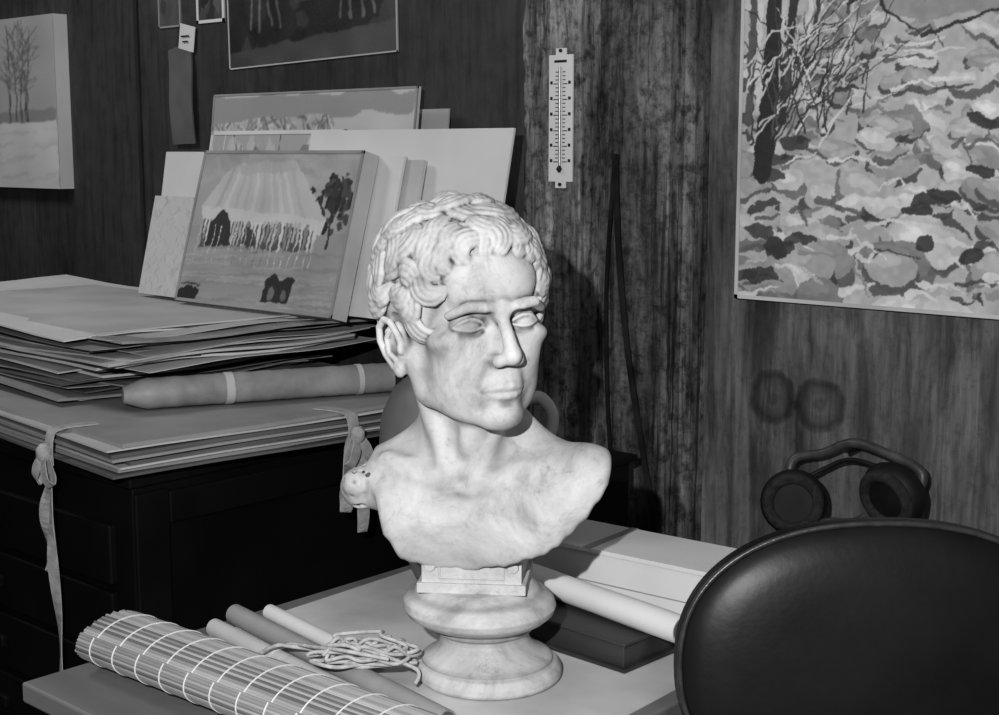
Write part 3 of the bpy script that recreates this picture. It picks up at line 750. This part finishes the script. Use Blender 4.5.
for sx in (-1, 1):
    chain(HF, [(sx * .007, -.0960, .011), (sx * .022, -.0990, .0145), (sx * .038, -.0950, .0165), (sx * .054, -.0785, .0095)], [.0058, .0060, .0060, .0044], .010)
for sx in (-1, 1):
    ell(HF, (sx * .0325, -.098, -.0025), (.0205, .0180, .0110), .007, 's')
    ell(HF, (sx * .0160, -.0955, .000), (.0066, .0140, .009), .007, 's')
    ell(HF, (sx * .032, -.0712, -.0020), (.0170, .0145, .0140), .0010)
    ts = [i / 6 - 1 for i in range(13)]
    Y = lambda t: -.0856 + .0034 * t * t + .0050 * max(t, 0) ** 2
    X = lambda t: sx * (.032 + .0170 * t)
    chain(HF, [(X(t), Y(t), -.0035 + .0072 * (1 - abs(t) ** 2.2)) for t in ts], [.0013 + .0010 * (1 - t * t) for t in ts], .0008)
    chain(HF, [(X(t), Y(t) + .0008, -.0042 - .0040 * (1 - t * t)) for t in ts], [.0010 + .0006 * (1 - t * t) for t in ts], .0016)
    chain(HF, [(X(t), Y(t) - .0006, .0008 + .0078 * (1 - abs(t) ** 2.2)) for t in ts[1:-1]], .0008, .0020, 's')
    chain(HF, [(X(t), Y(t) + .0008, -.0085 - .0060 * (1 - t * t)) for t in ts[1:-2]], .0007, .006, 's')
    chain(HF, [(sx * .032 + .0050 * math.cos(q), -.0862, -.0018 + .0050 * math.sin(q)) for q in [i * math.pi / 7 for i in range(15)]], .0006, .0008, 's')
    ell(HF, (sx * .0155, -.0850, -.0035), (.0022, .003, .0022), .002, 's')
# nose
chain(HF, [(0, -.0915, .014), (0, -.0960, .000), (0, -.1040, -.016), (0, -.1100, -.031)], [.0074, .0064, .0070, .0080], .007)
ell(HF, (0, -.1090, -.0375), (.0098, .0115, .0090), .007)
for sx in (-1, 1):
    ell(HF, (sx * .0108, -.0985, -.0412), (.0068, .0110, .0070), .006)
    ell(HF, (sx * .0058, -.1030, -.0496), (.0038, .0058, .0030), .0015, 's')
    chain(HF, [(sx * .0175, -.0995, -.034), (sx * .0190, -.0945, -.043), (sx * .0168, -.0935, -.048)], .0010, .003, 's')
    chain(HF, [(sx * .0200, -.0915, -.045), (sx * .0255, -.0880, -.056), (sx * .0285, -.0830, -.068)], .0010, .009, 's')
# mouth
chain(HF, [(-.0225, -.0840, -.0720), (-.015, -.0890, -.0702), (-.006, -.0922, -.0685), (0, -.0914, -.0695), (.006, -.0922, -.0685), (.015, -.0890, -.0702), (.0225, -.0840, -.0720)], [.0010, .0024, .0033, .0031, .0033, .0024, .0010], .003)
chain(HF, [(-.017, -.0855, -.0765), (-.009, -.0903, -.0783), (0, -.0920, -.0789), (.009, -.0903, -.0783), (.017, -.0855, -.0765)], [.0016, .0034, .0041, .0034, .0016], .004)
chain(HF, [(-.0240, -.0855, -.0738), (-.015, -.0920, -.0736), (-.006, -.0955, -.0731), (0, -.0952, -.0738), (.006, -.0955, -.0731), (.015, -.0920, -.0736), (.0240, -.0855, -.0738)], .0011, .0014, 's')
chain(HF, [(0, -.0975, -.053), (0, -.0965, -.062)], .0014, .005, 's')
ell(HF, (0, -.0965, -.0880), (.013, .0062, .0034), .006, 's')
for sx in (-1, 1): ell(HF, (sx * .0255, -.0845, -.0742), (.0020, .0038, .0023), .004, 's')
# hair mass
HC = np.array([0, .010, .040]); HR = np.array([.084, .103, .088])
gz = [-.075, -.045, -.022, -.012, 0, .03, .050, .064, .078, .2]; gy = [.045, .034, .022, -.030, -.036, -.054, -.068, -.082, -.3, -.3]
def hair(X, Y, Z):
    x, y, z = HF.loc(X, Y, Z); a, e, c_ = (x - HC[0]) / HR[0], (y - HC[1]) / HR[1], (z - HC[2]) / HR[2]
    k0 = np.sqrt(a * a + e * e + c_ * c_); k1 = np.sqrt((a / HR[0]) ** 2 + (e / HR[1]) ** 2 + (c_ / HR[2]) ** 2) + 1e-6
    d = k0 * (k0 - 1) / k1; g = np.interp(z, gz, gy)
    ear = (np.sqrt(((y - .004) / .026) ** 2 + ((z + .018) / .034) ** 2) - 1) * .026
    return S * np.maximum(np.maximum(np.maximum(d, (g - y) * .8), (-.07 - z)), -ear)
apply(HF.w(HC), .13 * S, hair, .006, 'u')
for sx in (-1, 1):
    ec = np.array([sx * .079, .008, -.020])
    ell(HF, ec - (sx * .004, 0, 0), (.0085, .015, .026), .006)
    ell(HF, ec + (sx * .006, -.003, -.003), (.0065, .0085, .0130), .003, 's')
    chain(HF, [ec + p for p in [(sx * -.001, -.013, .002), (sx * .004, -.014, .014), (sx * .008, -.008, .026), (sx * .010, .004, .029), (sx * .012, .014, .021), (sx * .011, .017, .006), (sx * .007, .013, -.010), (sx * .003, .004, -.022)]], .0038, .003)
    chain(HF, [ec + p for p in [(sx * .006, .002, .017), (sx * .007, .009, .008), (sx * .006, .007, -.008), (sx * .003, -.002, -.015)]], .0026, .003)
    ell(HF, ec + (sx * -.001, -.003, -.026), (.0065, .008, .009), .005)
    ell(HF, ec + (sx * .001, -.014, -.004), (.004, .004, .006), .003)
def lock(P, t, turn, n=10, step=.0062, r=.0040, lift=.001, strands=4, wave=0, amp=.0085):
    P = np.array(P, float); pts = []; p = P.copy(); t = t / np.linalg.norm(t)
    for i in range(n):
        q = (p - HC) / HR; q /= np.linalg.norm(q); s_ = HC + q * HR
        nrm = q / HR; nrm /= np.linalg.norm(nrm)
        pts.append((s_ + nrm * (lift + amp * math.sin(math.pi * min(1, (i + .5) / (n - .5)))), nrm, t.copy()))
        t = t - nrm * (t @ nrm); t /= np.linalg.norm(t); bt = np.cross(nrm, t)
        a = turn * (.25 + 1.6 * i / n) * (1 if not wave else math.cos(i * .7) * 1.3); t = t * math.cos(a) + bt * math.sin(a); p = s_ + t * step
    for sidx in range(strands):
        f = sidx - (strands - 1) / 2; o = f * r * 1.5
        prof = [math.sin(math.pi * (.18 + .82 * (i + .3) / n)) for i in range(n)]
        cc = [q + np.cross(nr, tt) * o * (.25 + .75 * prof[i]) + nr * (.0022 * (1 - abs(f) / 1.5) + .0005 * (sidx % 2)) for i, (q, nr, tt) in enumerate(pts)]
        chain(HF, cc, [r * (.30 + .68 * prof[i]) for i in range(n)], .0016)
crown = np.array([0, .05, .125]); cnt = 200; cand = []
for i in range(cnt):
    z = 1 - 2 * (i + .5) / cnt; ph = i * 2.399963
    q = np.array([math.sqrt(1 - z * z) * math.cos(ph), math.sqrt(1 - z * z) * math.sin(ph), z]); P = HC + q * HR
    if P[2] < -.06 or P[1] < np.interp(P[2], gz, gy) + (.014 if P[2] < .076 else 0): continue
    if abs(P[0]) > .05 and ((P[1] - .004) / .034) ** 2 + ((P[2] + .018) / .044) ** 2 < 1: continue
    if P[2] < .092 and P[1] < -.05 and abs(P[0]) < .05: continue
    t = P - crown + np.array([0, -.05, 0]); t = t - q * (t @ q); t /= np.linalg.norm(t)
    a = .75 * math.sin(P[0] * 60 + 1) + .6 * math.sin(P[1] * 55 + P[2] * 40) + random.uniform(-.3, .3); t = t * math.cos(a) + np.cross(q, t) * math.sin(a)
    cand.append((P, t))
random.shuffle(cand)
for P, t in cand:
    near = P[2] < .098 and P[1] < -.02
    ear_ = abs(P[0]) > .05 and P[1] < .05 and P[2] < .05
    if ear_: t = t * .3 + np.array([0, 1.0, .2]) * random.choice([1, 1, -.4])
    lock(P, t, random.choice([-1, 1]) * random.uniform(.25, .50), n=7 if (near or ear_) else 10, r=random.uniform(.0038, .0048), lift=random.uniform(-.004, .003), wave=random.random() < .3, amp=.006 if ear_ else .0085)
for (x, y, z, tx_, tz_, tr) in ((-.060, -.058, .066, -.6, .5, -.45), (-.050, -.068, .078, -.9, .1, .45), (-.034, -.078, .084, -1, .3, .45), (-.012, -.085, .088, -1, .4, .45), (.004, -.086, .088, 1, .5, -.45), (.024, -.082, .087, 1, .3, -.45), (.042, -.074, .082, .9, .2, -.45), (.056, -.062, .072, .6, -.5, .4),
                              (-.068, -.052, .054, -.3, -1, .45), (-.074, -.042, .036, 0, -1, -.4), (-.078, -.034, .014, 0, -1, .25), (.068, -.052, .054, .3, -1, -.45), (.074, -.042, .036, 0, -1, .4), (.078, -.034, .014, 0, -1, -.25), (.0, -.07, .107, 1, -.2, -.45), (-.03, -.068, .103, -1, -.2, .45), (.03, -.063, .107, 1, -.4, -.45), (-.018, -.08, .095, .8, -.3, .5), (.015, -.08, .096, -.8, -.2, -.5)):
    lock((x, y, z), np.array([tx_, -.1, tz_]), tr, n=8, r=.0042, lift=.002, amp=.006)

# ---- surface nets
ins = F < 0
c8 = np.zeros(tuple(n - 1 for n in F.shape), np.int8)
for dx in (0, 1):
    for dy in (0, 1):
        for dz in (0, 1):
            c8 += ins[dx:F.shape[0] - 1 + dx, dy:F.shape[1] - 1 + dy, dz:F.shape[2] - 1 + dz]
act = np.argwhere((c8 > 0) & (c8 < 8)); del c8
vid = np.full(tuple(n - 1 for n in F.shape), -1, np.int32); vid[tuple(act.T)] = np.arange(len(act))
acc = np.zeros((len(act), 3)); num = np.zeros(len(act))
for axis in range(3):
    oth = [i for i in range(3) if i != axis]
    for a in (0, 1):
        for e in (0, 1):
            o0 = np.zeros(3, int); o0[oth[0]] = a; o0[oth[1]] = e; o1 = o0.copy(); o1[axis] = 1
            f0 = F[tuple((act + o0).T)]; f1 = F[tuple((act + o1).T)]; m_ = (f0 < 0) != (f1 < 0)
            t = np.where(m_, f0 / np.where(m_, f0 - f1, 1), 0)
            pos = o0[None, :] + np.zeros((len(act), 3)); pos[:, axis] = t
            acc += pos * m_[:, None]; num += m_
Vb = (act + acc / num[:, None]) * h + lo
quads = []
for axis in range(3):
    s0 = [slice(1, -1)] * 3; s1 = [slice(1, -1)] * 3
    s0[axis] = slice(0, -1); s1[axis] = slice(1, None)
    A = ins[tuple(s0)]; B2 = ins[tuple(s1)]
    for flip, mk in ((0, A & ~B2), (1, ~A & B2)):
        I = np.argwhere(mk)
        off = np.array([1, 1, 1]); off[axis] = 0; I = I + off
        b1, b2 = (axis + 1) % 3, (axis + 2) % 3
        def g(d1, d2):
            J = I.copy(); J[:, b1] -= d1; J[:, b2] -= d2; return vid[tuple(J.T)]
        q = np.stack([g(1, 1), g(0, 1), g(0, 0), g(1, 0)], -1)
        if flip: q = q[:, ::-1]
        quads.append(q)
Q = np.concatenate(quads); Q = Q[(Q >= 0).all(1)]
nV = len(Vb); ea = np.concatenate([Q[:, i] for i in range(4)]); eb = np.concatenate([Q[:, (i + 1) % 4] for i in range(4)])
cnt_ = np.bincount(ea, minlength=nV) + np.bincount(eb, minlength=nV)
def smooth(P, f):
    out = np.stack([np.bincount(ea, P[eb, i], nV) + np.bincount(eb, P[ea, i], nV) for i in range(3)], 1) / np.maximum(cnt_, 1)[:, None]
    return P * (1 - f) + f * out
Vb = smooth(Vb, .35)
nf = np.cross(Vb[Q[:, 2]] - Vb[Q[:, 0]], Vb[Q[:, 3]] - Vb[Q[:, 1]])
vn = np.stack([sum(np.bincount(Q[:, j], nf[:, i], nV) for j in range(4)) for i in range(3)], 1); vn /= np.linalg.norm(vn, axis=1)[:, None] + 1e-12
if (vn * (Vb - Vb.mean(0))).sum() < 0: vn = -vn
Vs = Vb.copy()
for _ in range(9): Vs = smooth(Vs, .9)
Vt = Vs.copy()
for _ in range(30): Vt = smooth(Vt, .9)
grime_shade = np.clip(((Vs - Vb) * vn).sum(1) / .0008, 0, 1) * .65 + np.clip(((Vt - Vb) * vn).sum(1) / .0022, 0, 1) * .45  # concavity mask: grime plus crease shading painted in for contrast under frontal light

# socle
b = MB()
prof = [(0.0, 0), (.084, 0), (.0865, .004), (.0865, .012), (.083, .0185), (.078, .021), (.078, .024), (.070, .028), (.060, .035), (.0545, .043), (.053, .05), (.055, .056), (.061, .060), (.061, .064),
        (.068, .068), (.078, .072), (.087, .079), (.091, .087), (.089, .096), (.083, .102), (.076, .105), (.072, .110), (.066, .115), (.0, .115)]
prof2 = []
for i in range(len(prof) - 1):
    for k in range(3):
        t = k / 3; prof2.append((prof[i][0] * (1 - t) + prof[i + 1][0] * t, prof[i][1] * (1 - t) + prof[i + 1][1] * t))
prof2.append(prof[-1])
z0 = .7524
b.lathe(prof2, (0.010, 0, z0), 96, lean=(-.14, 0))
RB = D2R(-6)
b.box((-0.006, 0, z0 + .120), (.126, .102, .012), RB); b.box((-0.006, 0, z0 + .148), (.116, .093, .05), RB)
MBk = Matrix.Translation((-0.006, 0, z0 + .146)) @ Matrix.Rotation(RB, 4, 'Z')
for zz in (-.014, .014): b.box((0, -.0465, zz), (.074, .004, .0025), M=MBk)
for xx in (-.037, .037): b.box((xx, -.0465, 0), (.0025, .004, .031), M=MBk)
for xx in (-.048, .048):
    b.cyl((xx, -.044, 0), (xx, -.050, 0), .008, .006, n=20, M=MBk)
o2 = b.obj('socle', [M_BUST], .002)
gm = o2.data.attributes.new('grime_shade', 'FLOAT', 'POINT')
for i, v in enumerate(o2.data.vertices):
    zz = v.co.z - z0; gm.data[i].value = .55 * max(0, 1 - abs(zz - .023) / .004) + .6 * max(0, 1 - abs(zz - .062) / .008) + .4 * max(0, 1 - abs(zz - .105) / .005) + .25 * max(0, 1 - abs(zz - .045) / .02)  # grime and shade bands painted at the moulding recesses
me = bpy.data.meshes.new('classical_bust'); me.vertices.add(nV); me.vertices.foreach_set('co', Vb.astype(np.float32).reshape(-1))
me.loops.add(Q.size); me.loops.foreach_set('vertex_index', Q.reshape(-1).astype(np.int32))
me.polygons.add(len(Q)); me.polygons.foreach_set('loop_start', np.arange(0, Q.size, 4, dtype=np.int32)); me.polygons.foreach_set('loop_total', np.full(len(Q), 4, np.int32))
me.polygons.foreach_set('use_smooth', np.ones(len(Q), bool)); me.materials.append(M_BUST); me.update(calc_edges=True)
ga = me.attributes.new('grime_shade', 'FLOAT', 'POINT'); ga.data.foreach_set('value', grime_shade.astype(np.float32))
bust = bpy.data.objects.new('classical_bust', me); scene.collection.objects.link(bust)
o2.parent = bust
bust.location = (-1.086, 1.174, 0); bust.rotation_euler = (0, 0, D2R(42))

# ------------------------------------------------------------------ lights, world, camera
def light(name, typ, loc, en, size=.03, rot=None):
    l = bpy.data.lights.new(name, typ); l.energy = en
    if typ == 'POINT': l.shadow_soft_size = size
    if typ == 'AREA': l.size = size
    o = bpy.data.objects.new(name, l); o.location = loc
    if rot: o.rotation_euler = rot
    scene.collection.objects.link(o); return o
light('camera_flash', 'POINT', (-.15, -.12, 1.54), 100, .012)
light('left_fill', 'AREA', (-2.9, .7, 2.5), 10, .5, (D2R(25), 0, D2R(15)))  # added unseen fill, lifts the left wall and papers where the flash falls off
w = bpy.data.worlds.new('world'); scene.world = w; w.use_nodes = True
w.node_tree.nodes['Background'].inputs[0].default_value = (.5, .5, .5, 1); w.node_tree.nodes['Background'].inputs[1].default_value = .008

cam = bpy.data.cameras.new('camera'); cam.sensor_width = 36; cam.lens = 1400 * 36 / 999
co = bpy.data.objects.new('camera', cam); scene.collection.objects.link(co)
co.location = (0, 0, 1.37); co.rotation_euler = (D2R(90 - 8.4), 0, D2R(42)); scene.camera = co
